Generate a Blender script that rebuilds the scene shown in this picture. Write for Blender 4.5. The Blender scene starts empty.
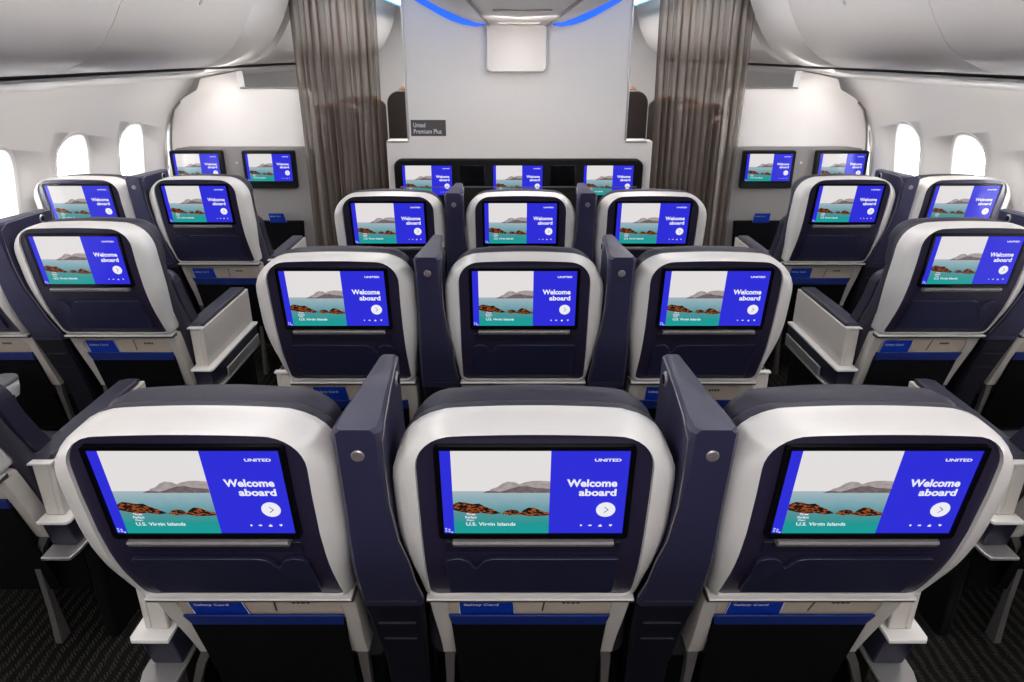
import bpy, bmesh, math, random
from mathutils import Vector, Matrix
random.seed(7)
S = bpy.context.scene
COL = S.collection
H = 1.66                      # eye height
CX = 0.045                    # cabin centre line

# ------------------------------------------------------------ camera, world, exposure, lights
cam_d = bpy.data.cameras.new('camera'); cam = bpy.data.objects.new('camera', cam_d); COL.objects.link(cam)
cam.location = (0, 0, H)
cam.rotation_euler = (math.radians(90 - 22.3), 0, 0)
cam_d.sensor_width = 36; cam_d.lens = 702.9 / 1024 * 36
cam_d.clip_start = 0.02
S.camera = cam
S.view_settings.view_transform = 'Standard'
try: S.view_settings.look = 'None'
except Exception: pass
S.view_settings.exposure = 0.0; S.view_settings.gamma = 1.0
S.view_settings.use_curve_mapping = False
w = bpy.data.worlds.new('daylight'); S.world = w; w.use_nodes = True
w.node_tree.nodes['Background'].inputs[0].default_value = (0.93, 0.97, 1.0, 1)
w.node_tree.nodes['Background'].inputs[1].default_value = 2.2

def area(name, loc, size, size_y, power, color=(1, 1, 1), rot=(0, 0, 0), spread=180):
    d = bpy.data.lights.new(name, 'AREA'); d.shape = 'RECTANGLE'; d.size = size; d.size_y = size_y
    d.energy = power; d.color = color; d.spread = math.radians(spread)
    o = bpy.data.objects.new(name, d); o.location = loc; o.rotation_euler = rot; COL.objects.link(o)
    return o
WARM = (1.0, 0.925, 0.86)
# ceiling wash strips along the two aisles
for sx in (-1, 1):
    area('aisle_ceiling_wash', (CX + sx*0.95, 1.0, 2.13), 0.09, 4.6, 17, WARM)
    area('aisle_ceiling_wash', (CX + sx*0.95, 6.6, 2.13), 0.09, 4.2, 40, WARM)
    # cove lamps on the centre stowage that wash the bin fronts
    area('bin_cove_wash', (CX + sx*0.93, 1.6, 2.08), 0.06, 6.0, 30, (1, .96, .93), rot=(0, sx*math.radians(-82), 0))
    area('bin_cove_wash', (CX + sx*0.93, 7.0, 2.08), 0.06, 4.0, 30, (1, .96, .93), rot=(0, sx*math.radians(-82), 0))
area('rear_ceiling_wash', (CX, -0.75, 2.22), 1.8, 0.5, 29, (1, .97, .95), rot=(math.radians(35), 0, 0), spread=150)
# sidewall wash tucked in the valance below the bins, bulkhead wash before the side screens
for sx in (-1, 1):
    area('sidewall_wash', (CX + sx*1.86, 2.2, 1.525), 0.10, 5.0, 14, (1, .95, .9), rot=(0, sx*math.radians(-35), 0))
    area('bulkhead_wash', (CX + sx*1.72, 4.30, 1.56), 0.6, 0.06, 2.2, (1, .96, .92), rot=(math.radians(62), 0, 0))
area('monument_fill', (CX, 3.1, 1.765), 0.25, 0.8, 13, (1, .93, .88), rot=(math.radians(60), 0, 0))  # added fill lamp without a fixture, brightens the middle bulkhead
# daylight through the cabin windows
for sx in (-1, 1):
    for y in (1.30, 1.90, 2.50, 3.10, 3.71, 4.31):
        area('window_daylight', (CX + sx*2.50, y, 1.04), 0.27, 0.45, 13.0, (.95, .98, 1.0), rot=(0, math.radians(90*sx), 0))

# ------------------------------------------------------------ helpers
def lin(c):
    out = []
    for v in c[:3]:
        v = v / 255.0
        out.append(v/12.92 if v <= 0.04045 else ((v+0.055)/1.055)**2.4)
    return (*out, 1.0)

def mat(name, rgb, rough=0.4, metal=0.0, noise=0.0, nscale=60, bump=0.0, coat=0.0, emit=None, estr=1.0, spec=0.5):
    m = bpy.data.materials.new(name); m.use_nodes = True
    nt = m.node_tree; b = nt.nodes['Principled BSDF']
    b.inputs['Base Color'].default_value = lin(rgb)
    b.inputs['Roughness'].default_value = rough; b.inputs['Metallic'].default_value = metal
    b.inputs['Specular IOR Level'].default_value = spec
    if coat: b.inputs['Coat Weight'].default_value = coat; b.inputs['Coat Roughness'].default_value = .08
    if emit is not None:
        b.inputs['Emission Color'].default_value = lin(emit); b.inputs['Emission Strength'].default_value = estr
    if noise or bump:
        tc = nt.nodes.new('ShaderNodeTexCoord'); n = nt.nodes.new('ShaderNodeTexNoise')
        n.inputs['Scale'].default_value = nscale; n.inputs['Detail'].default_value = 4
        nt.links.new(tc.outputs['Object'], n.inputs['Vector'])
        if noise:
            mx = nt.nodes.new('ShaderNodeMix'); mx.data_type = 'RGBA'
            c = lin(rgb)
            mx.inputs[6].default_value = (*[v*(1-noise) for v in c[:3]], 1)
            mx.inputs[7].default_value = (*[min(1, v*(1+noise)) for v in c[:3]], 1)
            nt.links.new(n.outputs['Fac'], mx.inputs[0]); nt.links.new(mx.outputs[2], b.inputs['Base Color'])
        if bump:
            bp = nt.nodes.new('ShaderNodeBump'); bp.inputs['Strength'].default_value = bump; bp.inputs['Distance'].default_value = .002
            nt.links.new(n.outputs['Fac'], bp.inputs['Height']); nt.links.new(bp.outputs['Normal'], b.inputs['Normal'])
    return m

M = {}
M['rim'] = mat('white_shell_plastic', (216, 212, 210), .32, noise=.02, nscale=200)
M['trim'] = mat('warm_grey_plastic', (196, 190, 184), .38, noise=.03, nscale=150)
M['navy'] = mat('navy_shell_plastic', (42, 37, 60), .3, noise=.06, nscale=120)
M['navy_dark'] = mat('dark_navy_plastic', (27, 26, 46), .4, noise=.06, nscale=120)
M['wing'] = mat('navy_divider_plastic', (45, 44, 70), .42, spec=.35, noise=.05, nscale=100)
M['leather'] = mat('charcoal_leather', (54, 52, 64), .55, spec=.35, noise=.08, nscale=90, bump=.3)
M['fabric'] = mat('charcoal_fabric', (46, 46, 56), .8, noise=.2, nscale=300, bump=.4)
M['pad'] = mat('armrest_leather', (46, 45, 57), .5, noise=.08, nscale=120, bump=.2)
M['pocket_lip'] = mat('navy_pocket_plastic', (36, 37, 62), .3, noise=.06, nscale=120)
M['console'] = mat('shade_darkened_navy_plastic', (17, 16, 26), .5, spec=.3)  # divider navy darkened to stand in for light falloff towards the floor
M['black'] = mat('black_glass', (8, 8, 10), .12)
M['black_matte'] = mat('black_plastic', (9, 9, 11), .55, noise=.1, spec=.2)
M['silver'] = mat('brushed_silver', (190, 188, 188), .3, metal=.75, noise=.04, nscale=300)
M['legs'] = mat('dull_aluminium', (96, 93, 92), .5, metal=.3, noise=.05, nscale=100)
M['console_line'] = mat('dark_seam_line', (44, 42, 54), .5)
M['grey'] = mat('mid_grey_plastic', (120, 115, 116), .4)
M['seam'] = mat('seam_grey', (62, 58, 57), .5)
M['blue'] = mat('safety_card_blue', (10, 50, 160), .35, noise=.05, nscale=60)
M['blue_band'] = mat('pocket_band_blue', (7, 36, 112), .6, noise=.08, nscale=200)
M['pocket'] = mat('pocket_black_fabric', (6, 6, 9), .9, spec=.1, noise=.15, nscale=200, bump=.3)
M['beige'] = mat('recess_beige', (190, 176, 160), .5, noise=.03)
M['white_ink'] = mat('white_print', (225, 228, 240), .5)
M['dark_ink'] = mat('dark_print', (60, 55, 55), .5)
M['wall'] = mat('wall_laminate', (222, 218, 216), .42, noise=.015, nscale=12)
M['side'] = mat('sidewall_plastic', (220, 217, 215), .38, noise=.012, nscale=8)
M['bin'] = mat('bin_plastic', (206, 200, 197), .3, noise=.012, nscale=8)
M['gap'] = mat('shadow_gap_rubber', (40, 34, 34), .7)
M['laminate'] = mat('grey_laminate', (128, 124, 124), .45, noise=.03, nscale=40)
M['sign'] = mat('sign_plate', (74, 70, 68), .5, noise=.03)
M['led'] = mat('blue_led_lens', (20, 90, 220), .3, emit=(10, 90, 235), estr=.8)
M['led_cyan'] = mat('cyan_led_lens', (120, 200, 240), .3, emit=(80, 185, 245), estr=1.4)
M['tan'] = mat('tan_suite_leather', (120, 74, 44), .5, noise=.08)
M['suite'] = mat('dark_suite_panel', (58, 50, 48), .4, noise=.08)
M['gold'] = mat('pinkish_button', (150, 140, 142), .35, metal=.6)

def carpet_material():
    m = bpy.data.materials.new('wave_carpet'); m.use_nodes = True; nt = m.node_tree; b = nt.nodes['Principled BSDF']
    b.inputs['Roughness'].default_value = .95; b.inputs['Specular IOR Level'].default_value = .1
    tc = nt.nodes.new('ShaderNodeTexCoord')
    wv = nt.nodes.new('ShaderNodeTexWave'); wv.wave_type = 'BANDS'; wv.bands_direction = 'DIAGONAL'
    wv.inputs['Scale'].default_value = 52; wv.inputs['Distortion'].default_value = 4; wv.inputs['Detail'].default_value = 1; wv.inputs['Detail Scale'].default_value = 1.6
    w2 = nt.nodes.new('ShaderNodeTexWave'); w2.bands_direction = 'X'; w2.inputs['Scale'].default_value = 9; w2.inputs['Distortion'].default_value = 3
    mp = nt.nodes.new('ShaderNodeMath'); mp.operation = 'MULTIPLY'
    rp = nt.nodes.new('ShaderNodeValToRGB')
    rp.color_ramp.elements[0].position = .35; rp.color_ramp.elements[0].color = lin((14, 13, 13))
    rp.color_ramp.elements[1].position = .62; rp.color_ramp.elements[1].color = lin((48, 46, 41))
    for n in (wv, w2): nt.links.new(tc.outputs['Object'], n.inputs['Vector'])
    nt.links.new(wv.outputs['Fac'], mp.inputs[0]); nt.links.new(w2.outputs['Fac'], mp.inputs[1])
    nt.links.new(mp.outputs[0], rp.inputs[0]); nt.links.new(rp.outputs[0], b.inputs['Base Color'])
    return m
M['carpet'] = carpet_material()

def curtain_material():
    m = bpy.data.materials.new('sheer_curtain'); m.use_nodes = True; nt = m.node_tree
    for n in list(nt.nodes): nt.nodes.remove(n)
    out = nt.nodes.new('ShaderNodeOutputMaterial'); tr = nt.nodes.new('ShaderNodeBsdfTransparent')
    df = nt.nodes.new('ShaderNodeBsdfDiffuse'); tl = nt.nodes.new('ShaderNodeBsdfTranslucent'); gl = nt.nodes.new('ShaderNodeBsdfGlossy')
    df.inputs[0].default_value = lin((112, 102, 96)); tl.inputs[0].default_value = lin((105, 95, 88))
    gl.inputs[0].default_value = lin((150, 145, 140)); gl.inputs['Roughness'].default_value = .35
    a = nt.nodes.new('ShaderNodeMixShader'); a.inputs[0].default_value = .3
    b = nt.nodes.new('ShaderNodeMixShader'); b.inputs[0].default_value = .18
    c = nt.nodes.new('ShaderNodeMixShader'); c.inputs[0].default_value = .64
    tr.inputs[0].default_value = (.86, .83, .80, 1)
    nt.links.new(df.outputs[0], a.inputs[1]); nt.links.new(tl.outputs[0], a.inputs[2])
    nt.links.new(a.outputs[0], b.inputs[1]); nt.links.new(gl.outputs[0], b.inputs[2])
    nt.links.new(tr.outputs[0], c.inputs[1]); nt.links.new(b.outputs[0], c.inputs[2])
    nt.links.new(c.outputs[0], out.inputs[0])
    return m
M['curtain'] = curtain_material()

def emis(name, rgb, strength=1.0):
    """lit display pixels under a glossy cover"""
    return mat(name, (4, 4, 5), .18, emit=rgb, estr=strength)
def emis_noise(name, stops, scale, strength=1.0, vert=None):
    m = emis(name, (255, 255, 255), strength); nt = m.node_tree; b = nt.nodes['Principled BSDF']
    tc = nt.nodes.new('ShaderNodeTexCoord'); n = nt.nodes.new('ShaderNodeTexNoise')
    n.inputs['Scale'].default_value = scale; n.inputs['Detail'].default_value = 5
    mp = nt.nodes.new('ShaderNodeMapping'); mp.inputs['Scale'].default_value = (1, 1, 2.2)
    nt.links.new(tc.outputs['Object'], mp.inputs[0]); nt.links.new(mp.outputs[0], n.inputs['Vector'])
    rp = nt.nodes.new('ShaderNodeValToRGB'); cr = rp.color_ramp
    while len(cr.elements) < len(stops): cr.elements.new(.5)
    for e, (p, c) in zip(cr.elements, stops): e.position = p; e.color = lin(c)
    src = n.outputs['Fac']
    if vert:      # picture content changes with height on the screen
        sp = nt.nodes.new('ShaderNodeSeparateXYZ'); mr = nt.nodes.new('ShaderNodeMapRange')
        nt.links.new(tc.outputs['Object'], sp.inputs[0]); nt.links.new(sp.outputs[2], mr.inputs[0])
        mr.inputs[1].default_value = vert[0]; mr.inputs[2].default_value = vert[1]
        ad = nt.nodes.new('ShaderNodeMath'); ad.operation = 'MULTIPLY_ADD'; ad.inputs[1].default_value = .12
        nt.links.new(n.outputs['Fac'], ad.inputs[0]); nt.links.new(mr.outputs[0], ad.inputs[2]); src = ad.outputs[0]
    nt.links.new(src, rp.inputs[0]); nt.links.new(rp.outputs[0], b.inputs['Emission Color'])
    return m

def link(name, bm, m, parent=None, loc=None, smooth=35, bevel=0, seg=2):
    me = bpy.data.meshes.new(name)
    bmesh.ops.recalc_face_normals(bm, faces=bm.faces[:])
    bm.to_mesh(me); bm.free()
    for mm in (m if isinstance(m, (list, tuple)) else [m]): me.materials.append(mm)
    if smooth:
        for p in me.polygons: p.use_smooth = True
        me.set_sharp_from_angle(angle=math.radians(smooth))
    o = bpy.data.objects.new(name, me); COL.objects.link(o)
    if parent: o.parent = parent
    if loc: o.location = loc
    if bevel:
        b = o.modifiers.new('bevel', 'BEVEL'); b.width = bevel; b.segments = seg; b.limit_method = 'ANGLE'; b.angle_limit = math.radians(35)
        b.harden_normals = False
    return o

def empty(name, loc=(0, 0, 0)):
    o = bpy.data.objects.new(name, None); o.location = loc; o.empty_display_size = .1; COL.objects.link(o); return o
def tag(o, label, cat, group=None, kind=None):
    o['label'] = label; o['category'] = cat
    if group: o['group'] = group
    if kind: o['kind'] = kind
    return o
def struct(o): o['kind'] = 'structure'; return o

def quad(bm, pts, mi=0):
    f = bm.faces.new([bm.verts.new(p) for p in pts]); f.material_index = mi; return f
def box(bm, x0, x1, y0, y1, z0, z1, mi=0):
    v = [bm.verts.new(p) for p in ((x0,y0,z0),(x1,y0,z0),(x1,y1,z0),(x0,y1,z0),(x0,y0,z1),(x1,y0,z1),(x1,y1,z1),(x0,y1,z1))]
    for f in ((0,3,2,1),(4,5,6,7),(0,1,5,4),(1,2,6,5),(2,3,7,6),(3,0,4,7)):
        bm.faces.new([v[i] for i in f]).material_index = mi
def BX(*a):
    bm = bmesh.new(); box(bm, *a); return bm
def loft(bm, rings, cap0=True, cap1=True, closed=True, mi=0):
    vr = [[bm.verts.new(p) for p in r] for r in rings]
    n = len(vr[0])
    for a, b in zip(vr, vr[1:]):
        for i in range(n if closed else n-1):
            j = (i+1) % n
            bm.faces.new((a[i], a[j], b[j], b[i])).material_index = mi
    if cap0: bm.faces.new(vr[0][::-1]).material_index = mi
    if cap1: bm.faces.new(vr[-1]).material_index = mi
    return vr
def tube(bm, pts, r, n=8):
    rings = []
    for i, p in enumerate(pts):
        a = Vector(pts[max(0, i-1)]); b = Vector(pts[min(len(pts)-1, i+1)]); t = (b-a).normalized()
        u = t.cross(Vector((0, 0, 1)));  u = u if u.length > .05 else t.cross(Vector((1, 0, 0))); u.normalize(); v = t.cross(u)
        rings.append([Vector(p) + r*(math.cos(2*math.pi*k/n)*u + math.sin(2*math.pi*k/n)*v) for k in range(n)])
    loft(bm, rings)
def disc(bm, c, axis, r, t, n=24):
    a = Vector(axis).normalized(); u = a.cross(Vector((0, 0, 1)));  u = u if u.length > .05 else a.cross(Vector((1, 0, 0))); u.normalize(); v = a.cross(u)
    c = Vector(c)
    ring = lambda rr, h: [c + a*h + rr*(math.cos(2*math.pi*k/n)*u + math.sin(2*math.pi*k/n)*v) for k in range(n)]
    loft(bm, [ring(r, 0), ring(r, t*.6), ring(r*.82, t)])

def rrect(x0, x1, z0, z1, r, n=6, rb=None):
    """rounded rectangle, counter-clockwise in x,z; rb is the bottom radius"""
    rb = r if rb is None else rb; p = []
    for cx, cz, a0, rr in ((x1-r, z1-r, 0, r), (x0+r, z1-r, 90, r), (x0+rb, z0+rb, 180, rb), (x1-rb, z0+rb, 270, rb)):
        for k in range(n+1):
            a = math.radians(a0 + 90*k/n); p.append((cx+rr*math.cos(a), cz+rr*math.sin(a)))
    return p

def text_mesh(s, x0, x1, z0, z1, bold=.02, align=None):
    """text fitted to the box; returns verts (x,z) and faces"""
    cu = bpy.data.curves.new('t', 'FONT'); cu.body = s; cu.size = 1; cu.offset = bold; cu.resolution_u = 3
    o = bpy.data.objects.new('t', cu); COL.objects.link(o)
    dg = bpy.context.evaluated_depsgraph_get(); me = bpy.data.meshes.new_from_object(o.evaluated_get(dg))
    vs = [v.co.copy() for v in me.vertices]; fs = [tuple(p.vertices) for p in me.polygons]
    bpy.data.objects.remove(o); bpy.data.curves.remove(cu); bpy.data.meshes.remove(me)
    xa, xb = min(v.x for v in vs), max(v.x for v in vs); ya, yb = min(v.y for v in vs), max(v.y for v in vs)
    return [(x0+(v.x-xa)/(xb-xa)*(x1-x0), z0+(v.y-ya)/(yb-ya)*(z1-z0)) for v in vs], fs

# ------------------------------------------------------------ seat geometry (local: x centred, y=0 at the screen's top edge, +y forward, z up from the floor)
PROF = [(1.136, -.006), (1.125, -.006), (1.089, 0), (1.0, .010), (.915, .025), (.86, .040), (.81, .058), (.74, .094), (.685, .126), (.6, .160), (.42, .235), (0, .31)]
def prof(z):
    for (za, ya), (zb, yb) in zip(PROF, PROF[1:]):
        if z >= zb:
            t = min(1, max(0, (za-z)/(za-zb))); return ya + (yb-ya)*t
    return PROF[-1][1]
def sm(t): t = max(0, min(1, t)); return t*t*(3-2*t)
def outline(half_mid, half_bot, ztop, zbot, rt, rb, crown=0.0, n=8, ns=12, nt=10):
    """shell outline as list of (x,z): starts at bottom centre-right going up the right side"""
    def hw(z): return half_bot + (half_mid-half_bot)*sm((z-zbot)/(.24))
    p = []
    right = []
    right.append((0, zbot)); right.append((hw(zbot)*.5, zbot))
    cb = hw(zbot)-rb
    for k in range(5):
        a = math.radians(-90+90*k/4); right.append((cb+rb*math.cos(a), zbot+rb+rb*math.sin(a)))
    for k in range(1, ns):
        z = zbot+rb+(ztop-rt-zbot-rb)*k/ns; right.append((hw(z), z))
    ct = half_mid-rt
    for k in range(n+1):
        a = math.radians(90*k/n)
        right.append((ct+rt*math.cos(a), ztop-crown-rt+rt*math.sin(a)))
    for k in range(1, nt//2):
        t = k/(nt/2); x = ct*(1-t); right.append((x, ztop-crown*(1-(1-(x/ct)**2))))
    left = [(-x, z) for x, z in right[1:]][::-1]
    return right + [(0, ztop)] + left
def ring3(ol, bias, f=lambda x, z: 0):
    return [(x, prof(z)+bias+f(x, z), z) for x, z in ol]
def fill(bm, ol, bias, ctr, steps=5, f=lambda x, z: 0, mi=0, last=.0):
    rings = []
    for k in range(steps):
        s = 1-k/steps
        rings.append([(ctr[0]+(x-ctr[0])*s, 0, ctr[1]+(z-ctr[1])*s) for x, z in ol])
    rings = [[(x, prof(z)+bias+f(x, z), z) for x, _, z in r] for r in rings]
    vr = loft(bm, rings, cap0=False, cap1=True, mi=mi)
    return vr

OUT = outline(.229, .203, 1.123, .683, .095, .022, crown=.004)
OUTI = outline(.215, .199, 1.1240, .688, .088, .022, crown=.004)
INN = outline(.1885, .1915, 1.1210, .694, .064, .018, crown=.003)
INN2 = outline(.1870, .1900, 1.1195, .696, .062, .018, crown=.003)
def topf(z): return sm((z-1.03)/.1)

def build_rim():
    bm = bmesh.new()
    rings = [ring3(INN2, .004), ring3(INN, -.004),
             ring3(OUTI, -.004, lambda x, z: .010*topf(z)+.006),
             ring3(OUT, .018, lambda x, z: .026*topf(z)),
             ring3(OUT, .045, lambda x, z: .022*topf(z)),
             ring3(OUT, .075, lambda x, z: .010*topf(z)),
             ring3(OUTI, .078, lambda x, z: .010*topf(z))]
    loft(bm, rings, cap0=False, cap1=False)
    return bm
def build_panel():
    bm = bmesh.new()
    fill(bm, INN2, .003, (0, .9), 6, f=lambda x, z: .004*sm((.90-z)/.02)*(1 if abs(x) < .17 else 0))
    return bm

DX0, DX1, DZ0, DZ1 = -.1485, .1485, .915, 1.089
def dpt(x, z, off=0):       # point on the inclined display plane; off is towards the viewer
    t = (1.089-z)/.174
    return (x, .025*t - .006 - off, z+.002)
def display_mesh():
    bm = bmesh.new(); W = DX1-DX0; Ht = DZ1-DZ0
    X = lambda u: DX0+u*W
    Z = lambda v: DZ1-v*Ht
    def poly(uv, mi, off):
        bm.faces.new([bm.verts.new(dpt(X(u), Z(v), off)) for u, v in uv]).material_index = mi
    def rect(u0, u1, v0, v1, mi, off): poly([(u0, v0), (u0, v1), (u1, v1), (u1, v0)], mi, off)
    # 0 blue, 1 sky, 2 sea, 3 far hill, 4 near hill, 5 rock, 6 white, 7 dark
    rect(0, 1, 0, 1, 0, 0)
    e = .0003
    rect(.058, .585, 0, .47, 1, e); rect(.058, .585, .47, 1, 2, e)
    hill = [(.25, .475), (.27, .44), (.30, .42), (.33, .375), (.36, .352), (.395, .36), (.42, .385), (.45, .36), (.49, .345), (.54, .343), (.585, .35), (.585, .475)]
    poly(hill, 3, 2*e)
    near = [(.22, .487), (.25, .462), (.285, .468), (.315, .475), (.35, .455), (.385, .43), (.42, .408), (.46, .405), (.50, .425), (.54, .43), (.585, .44), (.585, .487)]
    poly(near, 4, 3*e)
    r1 = [(.058, .70), (.058, .63), (.09, .60), (.13, .61), (.165, .625), (.20, .62), (.235, .66), (.27, .69), (.30, .72), (.32, .742), (.27, .755), (.21, .735), (.16, .75), (.12, .735)]
    poly(r1, 5, 2*e)
    r2 = [(.325, .745), (.345, .71), (.375, .695), (.405, .70), (.425, .735), (.445, .70), (.47, .67), (.50, .672), (.53, .70), (.56, .725), (.585, .73), (.585, .765), (.53, .775), (.47, .775), (.42, .755), (.37, .765)]
    poly(r2, 5, 2*e)
    def txt(s, u0, u1, v0, v1, bold=.02, mi=6):
        vs, fs = text_mesh(s, X(u0), X(u1), Z(v1), Z(v0), bold)
        bv = [bm.verts.new(dpt(x, z, 4*e)) for x, z in vs]
        for f in fs:
            try: bm.faces.new([bv[i] for i in f]).material_index = mi
            except ValueError: pass
    txt('UNITED', .815, .955, .085, .118, .03)
    txt('Welcome', .675, .945, .325, .415, .034); txt('aboard', .742, .945, .44, .525, .034)
    txt('Three', .127, .178, .735, .765, .02); txt('Perfect', .122, .185, .775, .805, .02); txt('Days', .13, .17, .815, .842, .02)
    txt('U.S. Virgin Islands', .125, .40, .855, .91, .02)
    n = 28; r = .0158; cx, cz = X(.895), Z(.695)
    bm.faces.new([bm.verts.new(dpt(cx+r*math.cos(2*math.pi*k/n), cz+r*math.sin(2*math.pi*k/n), 3*e)) for k in range(n)]).material_index = 6
    t = .0009
    for s in (1, -1):
        a = (cx+.004, cz); b = (cx-.0025, cz+s*.0062)
        bm.faces.new([bm.verts.new(dpt(x, z, 4*e)) for x, z in ((a[0]-t, a[1]), (a[0]+t, a[1]), (b[0]+t, b[1]), (b[0]-t, b[1]))]).material_index = 7
    # four little icons: dot, arrow, thumb, heart
    for u, shp in ((.765, 'o'), (.815, 'a'), (.872, 't'), (.93, 'h')):
        c = (X(u), Z(.895)); q = .0028
        if shp == 'o': pts = [(c[0]+q*.7*math.cos(a*math.pi/4), c[1]+q*.7*math.sin(a*math.pi/4)) for a in range(8)]
        elif shp == 'a': pts = [(c[0]-q, c[1]-q*.4), (c[0]+q*.2, c[1]-q*.4), (c[0]+q*.2, c[1]-q*.8), (c[0]+q*1.3, c[1]), (c[0]+q*.2, c[1]+q*.8), (c[0]+q*.2, c[1]+q*.4), (c[0]-q, c[1]+q*.4)]
        elif shp == 't': pts = [(c[0]-q, c[1]-q), (c[0]+q, c[1]-q), (c[0]+q, c[1]+q*.2), (c[0]+q*.3, c[1]+q*.3), (c[0]+q*.2, c[1]+q*1.2), (c[0]-q*.4, c[1]+q*.2), (c[0]-q, c[1]+q*.1)]
        else: pts = [(c[0], c[1]-q), (c[0]+q, c[1]+q*.3), (c[0]+q*.5, c[1]+q), (c[0], c[1]+q*.5), (c[0]-q*.5, c[1]+q), (c[0]-q, c[1]+q*.3)]
        bm.faces.new([bm.verts.new(dpt(x, z, 3*e)) for x, z in pts]).material_index = 6
    # pale dotted mark in the lower left corner
    for (du, dv) in ((.012, .97), (.03, .975), (.012, .94), (.045, .985), (.03, .95)):
        c = (X(du), Z(dv)); bm.faces.new([bm.verts.new(dpt(c[0]+.0021*math.cos(a*math.pi/4), c[1]+.0021*math.sin(a*math.pi/4), 3*e)) for a in range(8)]).material_index = 8
    return bm
DISPLAY_MATS = [emis('display_blue', (46, 46, 216)), emis('display_sky', (226, 222, 222)),
    emis_noise('display_sea', [(0, (18, 158, 154)), (.30, (34, 150, 146)), (.50, (84, 142, 148)), (.72, (124, 164, 174)), (1, (166, 182, 190))], 60, vert=(.915, 1.018)),
    emis_noise('display_far_hill', [(.3, (150, 138, 138)), (.7, (176, 166, 166))], 90),
    emis_noise('display_near_hill', [(.3, (92, 82, 84)), (.7, (122, 110, 110))], 120),
    emis_noise('display_rock', [(.42, (22, 17, 14)), (.52, (70, 40, 26)), (.62, (190, 92, 36)), (.68, (70, 44, 30))], 150),
    emis('display_white', (236, 236, 246)), emis('display_dark', (40, 40, 50)), emis('display_pale', (170, 180, 240))]
_d = link('display', display_mesh(), DISPLAY_MATS, smooth=0)
DISPLAY = _d.data; bpy.data.objects.remove(_d)

def bezel_mesh(x=.0095, ztop=.009, zbot=.012):
    bm = bmesh.new()
    o = rrect(DX0-x, DX1+x, DZ0-zbot, DZ1+ztop, .007, 4)
    i = rrect(DX0-.001, DX1+.001, DZ0-.001, DZ1+.001, .001, 4)
    r = [[Vector(dpt(px, pz, -.012)) for px, pz in o], [Vector(dpt(px, pz, .0005)) for px, pz in o],
         [Vector(dpt(px*.995, 1+(pz-1)*.995, .0025)) for px, pz in o], [Vector(dpt(px, pz, .0022)) for px, pz in i], [Vector(dpt(px, pz, -.0008)) for px, pz in i]]
    loft(bm, r); return bm

def pocket_mesh(hook, two=False):
    """literature pocket lip with a finger notch near the hook side"""
    bm = bmesh.new(); s = hook
    top = .846
    pts = [(-.150, .716), (.150, .716)]
    # going from right bottom up to top right, then leftwards; the hook side is mirrored afterwards (hook on the left here)
    up = [(.153, .722), (.153, top-.004), (.148, top)]
    up += [(-.068, top), (-.080, top-.003), (-.089, top-.012), (-.094, top-.024), (-.099, top-.030), (-.104, top-.024), (-.108, top-.012), (-.118, top-.002), (-.130, top+.001), (-.146, top-.003), (-.153, top-.012), (-.153, .722)]
    pl = pts + up
    pl = [(x*-s, z) for x, z in pl] if s > 0 else pl      # s=-1 hook left, +1 hook right
    # build as a strip: front face follows the slope, with thickness
    def P(x, z, o): return (x, prof(z)+.003-o+.002, z)
    f = [bm.verts.new(P(x, z, .011)) for x, z in pl]; b = [bm.verts.new(P(x, z, .001)) for x, z in pl]
    n = len(pl)
    bm.faces.new(f)
    for i in range(n): bm.faces.new((f[i], f[(i+1) % n], b[(i+1) % n], b[i]))
    bmesh.ops.triangulate(bm, faces=[bm.faces[0]] if False else [fc for fc in bm.faces if len(fc.verts) > 4])
    return bm

def strip_on(x0, x1, z0, z1, off, th=.002):
    bm = bmesh.new()
    r = [[(x, prof(z)-off-o, z) for x, z in ((x0, z0), (x1, z0), (x1, z1), (x0, z1))] for o in (0, th)]
    loft(bm, r); return bm

def seat_cushion_mesh():
    bm = bmesh.new()
    rings = []
    for y, z1, z0, h in ((.30, .45, .36, .215), (.32, .485, .34, .228), (.40, .49, .33, .232), (.62, .50, .33, .232), (.70, .495, .34, .234), (.735, .46, .36, .225), (.74, .42, .39, .21)):
        rings.append([(x, y, z) for x, z in rrect(-h, h, z0, z1, min(.035, (z1-z0)/2.2), 4)])
    loft(bm, rings); return bm
def back_cushion_mesh():
    """leather back cushion wrapping round the front of the shell"""
    bm = bmesh.new()
    rings = []
    for b, grow, zt in ((.070, -.014, 1.108), (.080, .0, 1.117), (.105, .004, 1.121), (.118, .0, 1.118), (.122, -.010, 1.110)):
        ol = outline(.224+grow, .200+grow*.5, zt, .50, .095, .03, crown=.004)
        rings.append([(x, prof(max(z, .3))+b, z) for x, z in ol])
    loft(bm, rings); return bm
def headrest_mesh():
    bm = bmesh.new(); rings = []
    for b, g, zt in ((.116, -.012, 1.104), (.124, .0, 1.114), (.15, .006, 1.121), (.175, .0, 1.119), (.19, -.02, 1.112)):
        ol = outline(.208+g, .20+g, zt, .92, .075, .05, crown=.006)
        rings.append([(x, prof(max(z, .3))+b, z) for x, z in ol])
    loft(bm, rings); return bm
def bolster_mesh():
    bm = bmesh.new(); rings = []
    for b, g in ((.118, -.01), (.13, .004), (.19, .0), (.21, -.03)):
        ol = outline(.222+g, .226+g, .915, .49, .05, .03)
        rings.append([(x, prof(max(z, .3))+b, z) for x, z in ol])
    loft(bm, rings); return bm

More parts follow.
